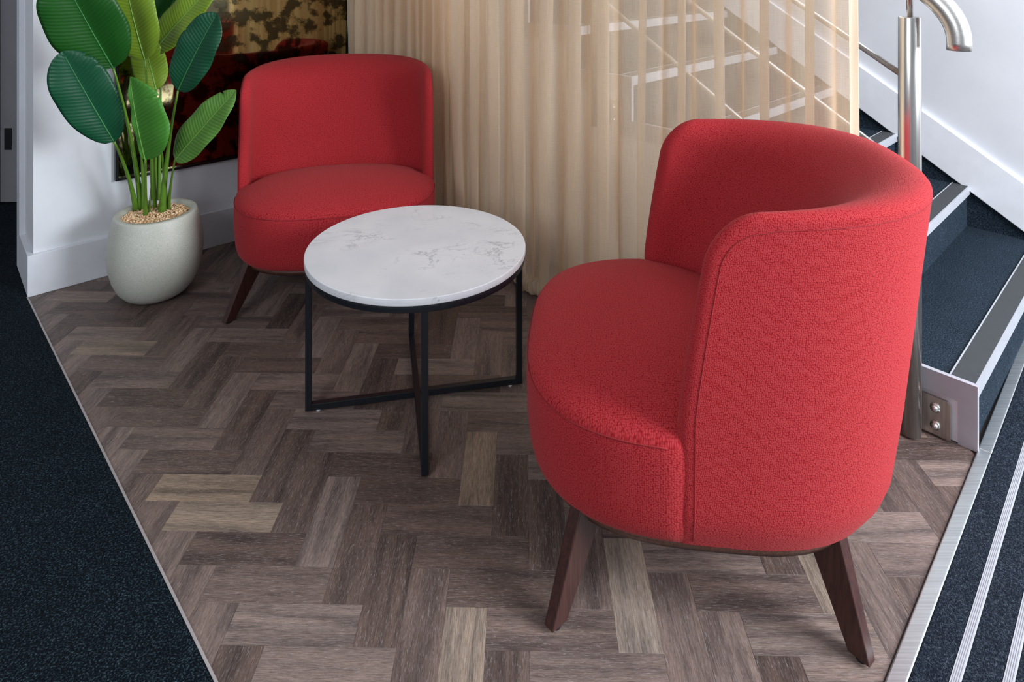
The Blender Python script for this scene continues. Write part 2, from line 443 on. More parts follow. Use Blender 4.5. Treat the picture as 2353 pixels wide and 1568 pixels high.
def disc(name, c, r, h, mat, parent=None, seg=24, bv=0.0):
    bm = bmesh.new()
    bmesh.ops.create_cone(bm, cap_ends=True, segments=seg, radius1=r, radius2=r, depth=h)
    o = bm_obj(name, bm, mat, parent); o.location = c
    for f in o.data.polygons:
        if len(f.vertices) == 4: f.use_smooth = True
    if bv: bevel(o, bv, 3)
    return o

# ------------------------------------------------------------------ plan of the place
C0 = Vector((-1.862, 2.600))                              # outer skirting corner of the left wall
WA = Vector((0.7487, 0.6629))                             # along the mirror wall
WN = Vector((0.6629, -0.7487))                            # out of the mirror wall
A = Vector((0.719, 0.695)); B = Vector((0.695, -0.719))   # along the stair nosings / down the stairs
def ab(a, b, z=None):
    p = C0 + A * a + B * b
    return Vector((p.x, p.y)) if z is None else Vector((p.x, p.y, z))
def wl(t, n, z=None):
    p = C0 + WA * t + WN * n
    return Vector((p.x, p.y)) if z is None else Vector((p.x, p.y, z))
CE0, CE1 = Vector((-1.862, 2.600)), Vector((-0.534, 1.220))       # carpet edge
CD = (CE1 - CE0).normalized()
T0, T1 = Vector((1.238, 1.792)), Vector((0.676, 1.220))           # edge of the metal threshold
TD = (T1 - T0).normalized()
A_CURT, A_STAIR, A_WALL = 1.43, 1.667, 2.93
B0, TREAD, RISE, NST = 2.735, 0.278, 0.170, 10

# ------------------------------------------------------------------ floor of herringbone planks
fl = mesh_obj('floor', [(-2.2, 0.55, -0.004), (3.4, 0.55, -0.004), (3.4, 5.6, -0.004), (-2.2, 5.6, -0.004)], [(0, 1, 2, 3)], M_under)
tag(fl, kind='structure')
W_ = 0.084; PHI = 0.019; U0, V0 = -8.528, 18.344
cph, sph = math.cos(PHI), math.sin(PHI)
def grid(u, v):
    return Vector(((cph * u - sph * v + U0) * W_, (-(sph * u + cph * v) + V0) * W_))
def clip(poly, p, n):
    """keep the side of the line through p where (x-p).n > 0"""
    out = []
    for i in range(len(poly)):
        a, b = poly[i], poly[(i + 1) % len(poly)]
        da, db = (a - p).dot(n), (b - p).dot(n)
        if da >= 0: out.append(a)
        if da * db < 0: out.append(a + (b - a) * (da / (da - db)))
    return out
nC = Vector((-CD.y, CD.x)); nC = nC if nC.dot(Vector((1, 0))) > 0 else -nC
nT = Vector((-TD.y, TD.x)); nT = nT if nT.dot(Vector((-1, 0))) > 0 else -nT
planes = [(CE0 + nC * 0.003, nC), (T0 + nT * 0.003, nT), (wl(0, 0.0), WN), (ab(A_STAIR - 0.002, 0), -A), (Vector((0, 0.98)), Vector((0, 1)))]
full = {}
# planks whose tone stands out: a place on the floor and its tone
TONES = [((520, 1192), .95), ((490, 1117), .93), ((590, 1415), .80), ((720, 1000), .78), ((770, 975), .80), ((300, 762), .84), ((300, 800), .90), ((1095, 1080), .93), ((1075, 1450), .97),
         ((1450, 1400), 1.0), ((1870, 1330), .96), ((680, 1050), .15), ((620, 1265), .10), ((900, 1120), .12), ((850, 1060), .2), ((540, 1000), .08), ((560, 940), .1), ((450, 960), .2), ((610, 1340), .45), ((1000, 1200), .3),
         ((960, 1420), .35), ((1150, 1060), .05), ((1250, 1400), .5), ((1620, 1380), .4), ((1700, 1500), .6), ((330, 1000), .5), ((330, 1120), .3), ((470, 1500), .6), ((800, 1520), .72), ((1580, 1500), .55)]
TONES = [(onz(*p).to_2d(), t) for p, t in TONES]
def plank(u, v, horiz):
    l, d = (3, 1) if horiz else (1, 3)
    cs = [grid(u, v), grid(u + l, v), grid(u + l, v + d), grid(u, v + d)]
    poly = cs; cut = False
    for p, n in planes:
        q = clip(poly, p, n)
        if len(q) < 3: return
        if len(q) != len(poly) or any((x - y).length > 1e-7 for x, y in zip(q, poly)): cut = True
        poly = q
    ar = abs(sum(poly[i].x * poly[(i + 1) % len(poly)].y - poly[(i + 1) % len(poly)].x * poly[i].y for i in range(len(poly)))) / 2
    if ar < 2e-4: return
    c = grid(u + l / 2, v + d / 2); rz = -PHI + (0 if horiz else math.pi / 2)
    if R.random() < 0.5: rz += math.pi
    key = 'full'
    if cut or key not in full:
        src = poly if cut else [Vector(p) for p in cs]
        rot = Matrix.Rotation(-rz, 2)
        lp = [rot @ (p - c) for p in src]
        if sum(lp[i].x * lp[(i + 1) % len(lp)].y - lp[(i + 1) % len(lp)].x * lp[i].y for i in range(len(lp))) < 0: lp.reverse()
        m = sum(lp, Vector((0, 0))) / len(lp)
        def inset(d):
            return [q + (m - q).normalized() * d for q in lp]
        rings = [(inset(0.0002), -0.003), (inset(0.0002), -0.0004), (inset(0.0007), 0.0)]
        v = [(q.x, q.y, z) for ring, z in rings for q in ring]; k = len(lp)
        f = [list(range(2 * k, 3 * k))]
        for r in range(2):
            f += [[r * k + i, r * k + (i + 1) % k, (r + 1) * k + (i + 1) % k, (r + 1) * k + i] for i in range(k)]
        me = bpy.data.meshes.new('plank'); me.from_pydata(v, [], f); me.materials.append(M_plank)
        if not cut: full[key] = me
    else:
        me = full[key]
    o = bpy.data.objects.new('plank', me); C.objects.link(o); o.parent = fl
    o.location = (c.x, c.y, 0); o.rotation_euler = (0, 0, rz)
    tone = R.random() ** 1.1 * 0.86
    for p, t in TONES:
        if all((cs[(i + 1) % 4] - cs[i]).cross(p - cs[i]) * (cs[1] - cs[0]).cross(cs[2] - cs[1]) > 0 for i in range(4)): tone = t
    o.color = (tone, tone, tone, 1)
for k in range(-40, 50):
    for mm in range(-12, 12):
        plank(k + 6 * mm, k, True)
        plank(k, k - 5 + 6 * mm, False)

# ------------------------------------------------------------------ navy carpet at the left, with its edging strip
def away(p, n, d): return p + n * d
g = 0.003
pe0, pe1 = CE0 - CD * 2.6, CE0 + CD * 3.2
cp = [pe0 - nC * g, pe1 - nC * g, pe1 - nC * 3.2, pe0 - nC * 3.2]
carpet = prism('floor_carpet', cp, -0.004, 0.003, M_carpet); tag(carpet, kind='structure')
prism('carpet_piece', [CE0 - nC * 0.01, CE0 + WA * 0.02 - WN * 0.001, CE0 + WA * 2.0 - WN * 0.03, CE0 + WA * 2.0 - CD * 2.4, CE0 - nC * 0.01 - CD * 2.4], -0.004, 0.0028, M_carpet, carpet)
e0, e1 = CE0 + CD * 0.0, CE0 + CD * 3.2
trim2 = prism('trim_2', [e0 - nC * g, e1 - nC * g, e1 + nC * 0.0022, e0 + nC * 0.0022], -0.004, 0.0042, plain('pale_edging_metal', (0.42, 0.38, 0.38), 0.45, 0.3))
tag(trim2, kind='structure')

# ------------------------------------------------------------------ left wall with skirting, its end and the door jamb beyond
wall = empty('wall_left'); tag(wall, kind='structure')
prism('wall_panel', [wl(0.02, -0.02), wl(1.50, -0.02), wl(4.9, -0.02), wl(4.9, -0.22), wl(0.10, -0.22), wl(0.02, -0.22)], 0, 2.7, M_wall, wall)
bb = prism('baseboard_left', [wl(0, 0), wl(4.85, 0), wl(4.85, -0.02), wl(0.02, -0.02), wl(0.02, -0.27), wl(0, -0.27)], 0, 0.158, M_trim)
tag(bb, kind='structure'); bevel(bb, 0.0015)
cas = prism('trim_3', [wl(0.02, -0.22), wl(0.02, -0.27), wl(0.0, -0.27), wl(0.0, -0.36), wl(0.16, -0.36), wl(0.16, -0.22)], 0, 2.7, M_trim)
tag(cas, kind='structure'); bevel(cas, 0.002)
# grey door standing open behind the casing
dr = empty('door_1'); tag(dr, kind='structure')
d0 = onz(33, 610); d1 = onz(-60, 470)
jam = [Vector((-2.085, 2.83)), Vector((-2.13, 2.86)), Vector((-3.0, 3.55)), Vector((-3.0, 3.62)), Vector((-2.06, 2.90))]
dl = [at(25, 470, 3.52), at(-230, 470, 3.70)]
P0 = Vector((dl[0].x + 0.16, 3.60)); P1 = Vector((dl[1].x, 3.60))
prism('door_leaf', [P0, P1, P1 + Vector((0, 0.045)), P0 + Vector((0, 0.045))], 0.008, 2.1, M_greydoor, dr)
sp = at(17, 320, 3.592)
pl = box('strike_plate', (sp.x, 3.596, sp.z), (0.036, 0.006, 0.115), M_plate, dr, bv=0.001)
tag(pl, 'dark metal strike plate')
dp = at(2.5, 300, 3.59)
box('door_stop', (dp.x - 0.02, 3.585, 1.05), (0.02, 0.02, 2.1), M_greydoor, dr)

ce = mesh_obj('ceiling', [(-5.5, -2.6, 2.72), (4.6, -2.6, 2.72), (4.6, 6.6, 2.72), (-5.5, 6.6, 2.72)], [(0, 3, 2, 1)], plain('white_ceiling_paint', (0.62, 0.62, 0.62), 0.9))
tag(ce, kind='structure')
# ------------------------------------------------------------------ right wall beside the stairs
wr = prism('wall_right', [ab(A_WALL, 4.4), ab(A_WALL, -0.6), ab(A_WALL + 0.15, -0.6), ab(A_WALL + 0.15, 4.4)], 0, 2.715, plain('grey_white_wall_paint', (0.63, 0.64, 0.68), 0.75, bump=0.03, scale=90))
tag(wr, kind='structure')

# ------------------------------------------------------------------ stairs
st = empty('stairs', ab(A_STAIR, B0, 0)); tag(st, kind='structure')
def rel(o, parent):
    """parent o while it stays where it stands"""
    o.parent = parent
    o.matrix_parent_inverse = Matrix.Translation(parent.location).inverted() if parent.type == 'EMPTY' else Matrix()
AS = A_STAIR + 0.0065
for i in range(NST):
    bf = B0 - i * TREAD; zt = RISE * (i + 1)
    bb0 = bf - TREAD - 0.02
    stp = prism('step', [ab(AS, bf - 0.012), ab(A_WALL, bf - 0.012), ab(A_WALL, bb0), ab(AS, bb0)], max(0, zt - RISE - 0.05), zt - 0.001, M_stairc)
    rel(stp, st)
    # metal nosing: angle over the edge, with a dark grip strip let into it
    def sec(a, pts):
        return [ab(a, bf + db, zt + dz) for db, dz in pts]
    prof = [(-0.066, -0.001), (-0.066, 0.003), (-0.063, 0.003), (-0.062, 0.0015), (-0.006, 0.0015), (-0.005, 0.0035), (0.0, 0.0035), (0.001, -0.032), (-0.012, -0.033), (-0.012, -0.001)]
    p0, p1 = sec(AS - 0.002, prof), sec(A_WALL - 0.002, prof)
    bm = bmesh.new(); a0 = [bm.verts.new(p) for p in p0]; a1 = [bm.verts.new(p) for p in p1]; k = len(prof)
    bm.faces.new(a0); bm.faces.new(a1[::-1])
    for j in range(k): bm.faces.new((a0[j], a0[(j + 1) % k], a1[(j + 1) % k], a1[j]))
    no = bm_obj('nosing', bm, M_alu2, stp)
    ins = hull8('grip_strip', sec(AS - 0.001, [(-0.0615, 0.0005), (-0.0615, 0.0026), (-0.007, 0.0026), (-0.007, 0.0005)]) +
                sec(A_WALL - 0.003, [(-0.0615, 0.0005), (-0.0615, 0.0026), (-0.007, 0.0026), (-0.007, 0.0005)]), M_insert, stp)
    # carpeted upstand against the wall between this step and the sloping skirting
# wall-side: dark carpet strip under a sloping white skirting
def sl(b): return 0.205 + (2.639 - b) * 0.64
def slab(name, a0, a1, prof, mat, parent):
    """prism whose section lies in the b-z plane"""
    bm = bmesh.new(); q0 = [bm.verts.new(ab(a0, b, z)) for b, z in prof]; q1 = [bm.verts.new(ab(a1, b, z)) for b, z in prof]; k = len(prof)
    bm.faces.new(q0); bm.faces.new(q1[::-1])
    for j in range(k): bm.faces.new((q0[j], q0[(j + 1) % k], q1[(j + 1) % k], q1[j]))
    o = bm_obj(name, bm, mat)
    if parent: rel(o, parent)
    return o
BX, BY = 2.96, 0.0
slab('carpet_upstand', A_WALL - 0.008, A_WALL, [(2.90, 0.0), (2.90, sl(2.90) + 0.01), (BY, sl(BY) + 0.01), (BY, sl(BY) - 0.5), (2.70, 0.0)], M_stairc, st)
sk = slab('wall_stringer', A_WALL - 0.020, A_WALL + 0.001, [(2.96, 0.0), (2.96, sl(2.96) + 0.195), (BY, sl(BY) + 0.215), (BY, sl(BY)), (2.955, sl(2.955))], M_trim, st)
bevel(sk, 0.006, 3)
# open-side stringer: stepped plate with a cut-out round the post foot, white wall below it
prof = [(B0 + 0.002, 0.0), (B0 + 0.002, RISE + 0.003)]
for i in range(1, NST):
    b = B0 - i * TREAD + 0.002
    prof += [(b, RISE * i + 0.003), (b, RISE * (i + 1) + 0.003)]
bend = B0 - NST * TREAD
low = []
for i in range(NST - 1, 0, -1):
    b = B0 - i * TREAD
    low += [(b - TREAD + 0.03, RISE * (i + 1) - 0.06), (b - 0.055, RISE * (i + 1) - 0.06)] if i == NST - 1 else [(b - TREAD - 0.055, RISE * (i + 1) - 0.06), (b - 0.055, RISE * (i + 1) - 0.06)]
prof += [(bend + 0.03, RISE * NST + 0.003)] + low + [(B0 - TREAD - 0.055, RISE - 0.055 + 0.0), (B0 - 0.043, RISE - 0.055), (B0 - 0.043, 0.0)]
slab('open_stringer', A_STAIR - 0.008, A_STAIR + 0.006, prof, M_string, st)
sp_prof = [(B0 - 0.02, 0.0), (B0 - 0.02, RISE - 0.012)]
for i in range(1, NST):
    b = B0 - i * TREAD - 0.02
    sp_prof += [(b, RISE * i - 0.012), (b, RISE * (i + 1) - 0.012)]
sp_prof += [(bend + 0.02, RISE * NST - 0.012), (bend + 0.02, 0.0)]
slab('spandrel', A_STAIR - 0.001, A_STAIR + 0.0055, sp_prof, M_wall, st)

# ------------------------------------------------------------------ threshold strip and entrance mat at the right
T_ = -TD                                                    # away from the camera
nR = -nT                                                    # toward the mat
th = empty('trim_1'); tag(th, kind='structure')
def bar(name, s0, s1, n0, n1, z0, z1, mat, parent, bv=0.0, sag=None):
    q = [T0 + T_ * s0 + nR * n0, T0 + T_ * s1 + nR * n0, T0 + T_ * s1 + nR * n1, T0 + T_ * s0 + nR * n1]
    o = prism(name, q, z0, z1, mat, parent)
    if bv: bevel(o, bv, 3)
    return o
bar('threshold_bar', -1.25, 0.004, 0.0, 0.030, -0.003, 0.0055, M_alu, th, 0.003)
bar('threshold_bar', 0.006, 1.22, 0.0, 0.030, -0.003, 0.0058, M_alu, th, 0.003)
bar('shadow_gap', -1.25, 0.0, -0.003, 0.0005, -0.003, 0.0006, M_under, th)
mat_ = empty('entrance_mat', (T0.x + 0.2, T0.y - 0.2, 0))
tag(mat_, 'charcoal entrance mat with ribbed aluminium bars beside the stair foot', 'mat')
n = 0.0305; k = 0
while k < 9:
    for o in [bar('pile_strip', -1.4, 1.20, n, n + 0.052, -0.003, 0.006, M_mat, None, 0.002)]:
        rel(o, mat_)
    n += 0.052
    bm = bmesh.new()
    # ribbed bar: five ridges
    pr = [(0, -0.003), (0, 0.0045)]
    for j in range(5):
        x = 0.0007 + j * 0.0031
        pr += [(x, 0.0065), (x + 0.0017, 0.0065), (x + 0.0020, 0.0050), (x + 0.0029, 0.0050)]
    pr += [(0.0166, 0.0045), (0.0166, -0.003)]
    def P(s, q): 
        p = T0 + T_ * s + nR * (n + q[0]); return (p.x, p.y, q[1])
    q0 = [bm.verts.new(P(-1.4, q)) for q in pr]; q1 = [bm.verts.new(P(1.20, q)) for q in pr]
    bm.faces.new(q0); bm.faces.new(q1[::-1])
    for j in range(len(pr)): bm.faces.new((q0[j], q0[(j + 1) % len(pr)], q1[(j + 1) % len(pr)], q1[j]))
    rel(bm_obj('metal_bar', bm, M_alu2), mat_)
    n += 0.0167; k += 1

# ------------------------------------------------------------------ stainless railing of the stairs
rl = empty('stair_railing', ab(1.610, 2.586, 0))
tag(rl, 'brushed steel stair railing, round posts and down-turned handrail end', 'railing')
def rp(a, b, z): return ab(a, b, z)
def radd(o): rel(o, rl); return o
PR = 0.0285
posts = [2.590, 1.50, 0.45]
for i, b in enumerate(posts):
    zb = 0.006 if i == 0 else max(0.0, (B0 - b) * RISE / TREAD - 0.10)
    zt = 1.147 + (posts[0] - b) * 0.64
    p = radd(tube('post', [rp(1.610, b, zb), rp(1.610, b, zt - 0.002), rp(1.610, b, zt)], [PR, PR, PR - 0.001], M_steel, seg=32))
    radd(tube('handrail_rod', [rp(1.610, b, zt), rp(1.610, b, zt + 0.16)], 0.0085, M_steel, seg=16))
    # fixing plate with two domed bolts
    zc = zb + 0.055
    radd(slab('fixing_plate', A_STAIR - 0.020, A_STAIR - 0.014, [(b - 0.02, zb), (b + 0.088, zb), (b + 0.088, zb + 0.092), (b + 0.080, zb + 0.102), (b - 0.02, zb + 0.102)], M_steel, None))
    for zz in (zb + 0.026, zb + 0.074):
        bc = ab(A_STAIR - 0.020, b + 0.052, zz)
        d = Vector((-A.x, -A.y, 0))
        radd(tube('bolt', [bc, bc + d * 0.004, bc + d * 0.0042, bc + d * 0.010, bc + d * 0.013, bc + d * 0.0145], [0.0125, 0.0125, 0.0085, 0.0080, 0.0055, 0.001], M_steel, seg=14))
for z0 in (0.973, 0.718, 0.462):
    b1 = 2.59
    radd(tube('rail', [rp(1.610, b1, z0), rp(1.610, 0.3, z0 + (b1 - 0.3) * 0.64)], 0.0085, M_rail, seg=16))
# handrail: comes down the flight, bends to the vertical and stops
hp = []
def hz(b): return 1.246 + (2.590 - b) * 0.64
for b in (0.3, 1.5, 2.45, 2.575): hp.append(rp(1.610, b, hz(b)))
q0 = Vector((2.59, hz(2.59))); q1 = Vector((2.707, hz(2.706) + 0.002)); q2 = Vector((2.706, 1.085))
for j in range(1, 13):
    t = j / 12; p = q0 * (1 - t) ** 2 + q1 * 2 * t * (1 - t) + q2 * t * t
    hp.append(rp(1.610, p.x, p.y))
hp.append(rp(1.610, 2.706, 1.066))
radd(tube('handrail', hp, 0.029, M_steelh, seg=32))

# ------------------------------------------------------------------ sheer curtain
CANG = math.atan2(B.y, B.x)
cur = empty('sheer_curtain', ab(A_CURT, 1.3, 0), CANG)
crot = Matrix.Rotation(-CANG, 3, 'Z')
tag(cur, 'floor-length beige sheer linen curtain hanging in loose folds before the stairs', 'curtain')
rc = random.Random(3)
BS, BE = 0.03, 2.505
def a_base(b):
    f = min(1, max(0, (b - 1.5) / 0.6)); g_ = min(1, max(0, b / 0.5))
    k_ = math.sin(math.pi * min(1, max(0, (b - 0.05) / 1.0)))
    return 1.385 + 0.045 * g_ * g_ * (3 - 2 * g_) + 0.050 * k_ + 0.090 * f * f * (3 - 2 * f)
folds = []; b = BS
while b < BE:
    wdt = rc.uniform(0.050, 0.080) if b < 0.75 else rc.uniform(0.09, 0.17)
    folds.append((b, wdt, rc.uniform(0.7, 1.1) * (0.050 if b < 0.9 else 0.046))); b += wdt
def fold_off(b, z):
    zz = max(0.0, z)
    for i, (fb, fw, am) in enumerate(folds):
        if fb <= b < fb + fw:
            t = (b - fb) / fw
            s = math.sin(2 * math.pi * t)
            s = math.copysign(abs(s) ** 0.8, s)
            return am * s * (0.55 + 0.45 * min(1, zz / 0.5)) + 0.006 * math.sin(3 * zz + i * 1.9)
    return 0.0
def fold_side(b):
    for fb, fw, am in folds:
        if fb <= b < fb + fw: return -0.13 * fw * math.sin(4 * math.pi * (b - fb) / fw)
    return 0.0
nb, nz = 1100, 40
vs, uv = [], []
for j in range(nz + 1):
    z = 0.05 + 2.3 * (j / nz) ** 1.3
    for i in range(nb + 1):
        bq = BS + (BE - BS) * i / nb
        sway = 0.010 * math.sin(bq * 3.1 + z * 1.3) + 0.02 * math.exp(-z * 7) * math.sin(bq * 26)
        a = a_base(bq) + fold_off(bq + 0.005 * math.sin(z * 1.6 + bq * 5), z) + sway * 0.6
        p = ab(a, bq + fold_side(bq), z); vs.append(crot @ (p - cur.location))
        uv.append((bq * 1.25, z))
fs = [(j * (nb + 1) + i, j * (nb + 1) + i + 1, (j + 1) * (nb + 1) + i + 1, (j + 1) * (nb + 1) + i) for j in range(nz) for i in range(nb)]
mesh_obj('curtain_panel', vs, fs, M_sheer, cur, True, uv)
# gathered hem lying on the floor
vs, uv = [], []
nb, nr = 1100, 16
for i in range(nb + 1):
    bq = BS + (BE - BS) * i / nb
    pucker = 0.5 * math.sin(bq * 250 + 3 * math.sin(bq * 33)) + 0.35 * math.sin(bq * 117 + 1.3 + 2 * math.sin(bq * 19))
    cz = 0.036 + 0.006 * math.sin(bq * 23)
    base_a = a_base(bq) + 0.012 * math.sin(bq * 26) * 0.6 + fold_off(bq, 0.05) * 0.35
    for j in range(nr + 1):
        an = 2 * math.pi * j / nr
        r = 0.027 * (1 + 0.42 * pucker * math.sin(an * 0.5) ** 2)
        zz = cz + r * 1.15 * math.sin(an)
        aa = base_a - 0.006 + r * math.cos(an)
        p = ab(aa, bq + 0.006 * math.sin(an * 2 + bq * 60), max(0.0025, zz)); vs.append(crot @ (p - cur.location)); uv.append((bq * 2, an * 0.03))
fs = [(i * (nr + 1) + j, i * (nr + 1) + j + 1, (i + 1) * (nr + 1) + j + 1, (i + 1) * (nr + 1) + j) for i in range(nb) for j in range(nr)]
tag(mesh_obj('hem', vs, fs, M_hem, cur, True, uv), 'ruched hem gathered on the floor')

# ------------------------------------------------------------------ smoked mirror on the left wall
mr = empty('wall_mirror', wl(0.93, -0.02, 0.383))
tag(mr, 'large smoked antiqued mirror in a thin black frame on the white wall', 'mirror')
ML, MR_, MB_, MT_ = 0.297, 1.366, 0.383, 1.98
def mbox(name, t0, t1, z0, z1, n0, n1, m):
    o = hull8(name, [wl(t0, n0, z0), wl(t1, n0, z0), wl(t1, n1, z0), wl(t0, n1, z0), wl(t0, n0, z1), wl(t1, n0, z1), wl(t1, n1, z1), wl(t0, n1, z1)], m)
    rel(o, mr); return o
fwid = 0.012
mbox('glass', ML + fwid * 0.8, MR_ - fwid * 0.8, MB_ + fwid * 0.8, MT_ - fwid * 0.8, -0.0195, -0.006, M_mirror)
for t0, t1, z0, z1 in ((ML, ML + fwid, MB_, MT_), (MR_ - fwid, MR_, MB_, MT_), (ML + fwid, MR_ - fwid, MB_, MB_ + fwid), (ML + fwid, MR_ - fwid, MT_ - fwid, MT_)):
    bevel(mbox('frame_side', t0, t1, z0, z1, -0.0195, 0.006, M_frame), 0.0012)

# ------------------------------------------------------------------ red tub chairs
HW, NE = 0.388, 3.0
def body_r(yfrac_sin, yfrac_cos, hw, df, dr, n=NE):
    s, c = yfrac_sin, yfrac_cos
    x = hw * math.copysign(abs(s) ** (2 / n), s)
    y = (df if c >= 0 else dr) * math.copysign(abs(c) ** (2 / n), c)
    return x, y
def arc_table(hw, df, dr, n=NE, m=720):
    pts = [body_r(math.sin(math.pi - t), math.cos(math.pi - t), hw, df, dr, n) for t in [math.pi * k / m for k in range(m + 1)]]
    L = [0.0]
    for i in range(m): L.append(L[-1] + math.dist(pts[i], pts[i + 1]))
    return pts, L                                           # from the rear centre round the right side to the front centre
ZB, ZT = 0.183, 0.838
NO, NI = 2.75, 2.0
def outer_dims(z):
    f = (z - ZB) / (ZT - ZB)
    tuck = max(0.0, 1 - (z - ZB) / 0.07) ** 2
    return HW - 0.018 * tuck, 0.42, 0.397 + 0.090 * f - 0.030 * tuck - 0.03 * max(0, 0.3 - f)
def inner_dims(z):
    f = min(1, max(0, (z - 0.42) / (ZT - 0.42)))
    return HW - 0.042, 0.40, 0.130 + 0.225 * f ** 1.1
def yend(z):
    return 0.088 if z < 0.42 else 0.088 - 0.068 * ((z - 0.42) / (ZT - 0.42)) ** 1.2
_tab = {}
def curve(z, which):
    key = (round(z, 4), which)
    if key not in _tab:
        d = outer_dims(z) if which == 'o' else inner_dims(z)
        pts, L = arc_table(*d, n=NO if which == 'o' else NI, m=240)
        ye = yend(z); Le = L[-1]
        for q in range(1, len(pts)):
            if pts[q][1] >= ye:
                f_ = (ye - pts[q - 1][1]) / (pts[q][1] - pts[q - 1][1]); Le = L[q - 1] + (L[q] - L[q - 1]) * f_; break
        _tab[key] = (pts, L, Le)
    return _tab[key]
def cpt(s, z, which, back=0.0):
    """place at fraction s (-1..1, 0 = rear centre) of the way round to the arm end"""
    pts, L, Le = curve(z, which)
    a = abs(s) * (Le - back)
    lo, hi = 0, len(L) - 1
    while hi - lo > 1:
        mid = (lo + hi) // 2
        if L[mid] <= a: lo = mid
        else: hi = mid
    t = (a - L[lo]) / (L[hi] - L[lo] + 1e-9)
    x = pts[lo][0] + (pts[hi][0] - pts[lo][0]) * t; y = pts[lo][1] + (pts[hi][1] - pts[lo][1]) * t
    return (math.copysign(x, s) if s else 0.0), y
RC = 0.10
def zrim(s):
    return 0.822 + 0.024 * math.cos(min(1, abs(s)) * math.pi / 2)
LR = curve(0.65, 'o')[2]
def surf(s, z, side):
    """place on the outer (+1) or inner (-1) face, rolled over toward the rim; also how far the roll is done"""
    d = (1 - abs(s)) * LR
    zc = zrim(s) - RC
    dist = min(d, zrim(s) - z)
    if d < RC and z > zc: dist = RC - math.hypot(RC - d, z - zc)
    dist = max(0.0, dist)
    ox, oy = cpt(s, z, 'o'); ix, iy = cpt(s, z, 'i')
    mx, my = ox * 0.72 + ix * 0.28, oy * 0.72 + iy * 0.28           # the edge lies near the outer face
    th_ = math.dist((ox, oy), (ix, iy))
    re_ = min(0.6 * th_ , 0.022) if side > 0 else max(0.05, min(1.1 * th_, 0.085))
    g_ = math.sqrt(max(0, 1 - (1 - min(1, dist / re_)) ** 2))
    tx, ty = (ox, oy) if side > 0 else (ix, iy)
    return Vector((mx + (tx - mx) * g_, my + (ty - my) * g_, z)), g_
def make_shell(parent):
    nc, nr = 120, 40
    bm = bmesh.new(); uvl = bm.loops.layers.uv.new('UVMap')
    grids = []
    P_ = {}
    for side in (1, -1):
        for i in range(nc + 1):
            u = 2 * i / nc - 1
            s = math.copysign(1 - (1 - abs(u)) ** 1.9, u)
            d = (1 - abs(s)) * LR
            zt = zrim(s) - (RC - math.sqrt(max(0, RC ** 2 - (RC - d) ** 2)) if d < RC else 0)
            for j in range(nr + 1):
                z = ZB + (zt - ZB) * (1 - (1 - j / nr) ** 2.0)
                P_[side, i, j] = surf(s, z, side)
    for side in (1, -1):
        U = {}; V = {}
        for j in range(nr + 1):
            U[nc // 2, j] = 0.0
            for i in range(nc // 2 + 1, nc + 1): U[i, j] = U[i - 1, j] + (P_[side, i, j][0] - P_[side, i - 1, j][0]).length
            for i in range(nc // 2 - 1, -1, -1): U[i, j] = U[i + 1, j] - (P_[side, i, j][0] - P_[side, i + 1, j][0]).length
        for i in range(nc + 1):
            V[i, 0] = 0.0
            for j in range(1, nr + 1): V[i, j] = V[i, j - 1] + (P_[side, i, j][0] - P_[side, i, j - 1][0]).length
        gsh = []
        for i in range(nc + 1):
            col = []
            for j in range(nr + 1):
                p, g_ = P_[side, i, j]
                jj = min(j, nr - 12)
                uvq = (U[i, jj], V[i, j])
                if side < 0 and g_ < 1e-4: v_ = grids[0][i][j][0]
                else: v_ = bm.verts.new(p)
                col.append((v_, uvq))
            gsh.append(col)
        grids.append(gsh)
    for gsh, flip in ((grids[0], False), (grids[1], True)):
        for i in range(nc):
            for j in range(nr):
                q = [gsh[i][j], gsh[i + 1][j], gsh[i + 1][j + 1], gsh[i][j + 1]]
                if flip: q.reverse()
                if len({id(x[0]) for x in q}) < 4: continue
                try: f = bm.faces.new([x[0] for x in q])
                except ValueError: continue
                f.smooth = True
                for l, x in zip(f.loops, q): l[uvl].uv = x[1]
    me = bpy.data.meshes.new('backrest'); bmesh.ops.recalc_face_normals(bm, faces=bm.faces); bm.to_mesh(me); bm.free(); me.materials.append(M_red)
    o = bpy.data.objects.new('backrest', me); C.objects.link(o); o.parent = parent
    # stitched seam just outside the edge, on the outer face
    m = 0.030
    rcm = RC - m
    path = []
    zc1 = zrim(1) - RC
    for k in range(36): path.append((m, ZB + 0.012 + (zc1 - ZB - 0.012) * k / 35))
    for k in range(1, 13):
        a_ = math.pi / 2 * k / 12
        path.append((m + rcm * (1 - math.cos(a_)), zc1 + rcm * math.sin(a_)))
    for k in range(1, 31):
        d = RC + (LR - RC) * k / 30; s = 1 - d / LR
        path.append((d, zc1 + rcm + zrim(s) - zrim(1)))
    def on(sgn, d, z):
        p, g_ = surf(sgn * (1 - d / LR), z, 1)
        k = math.hypot(p.x, p.y); return Vector((p.x * (k + 0.0003) / k, p.y * (k + 0.0003) / k, z))
    pts = [on(-1, d, z) for d, z in path] + [on(1, d, z) for d, z in path[::-1][1:]]
    tube('seam', pts, 0.0010, M_redseam, o, seg=6)
    return o
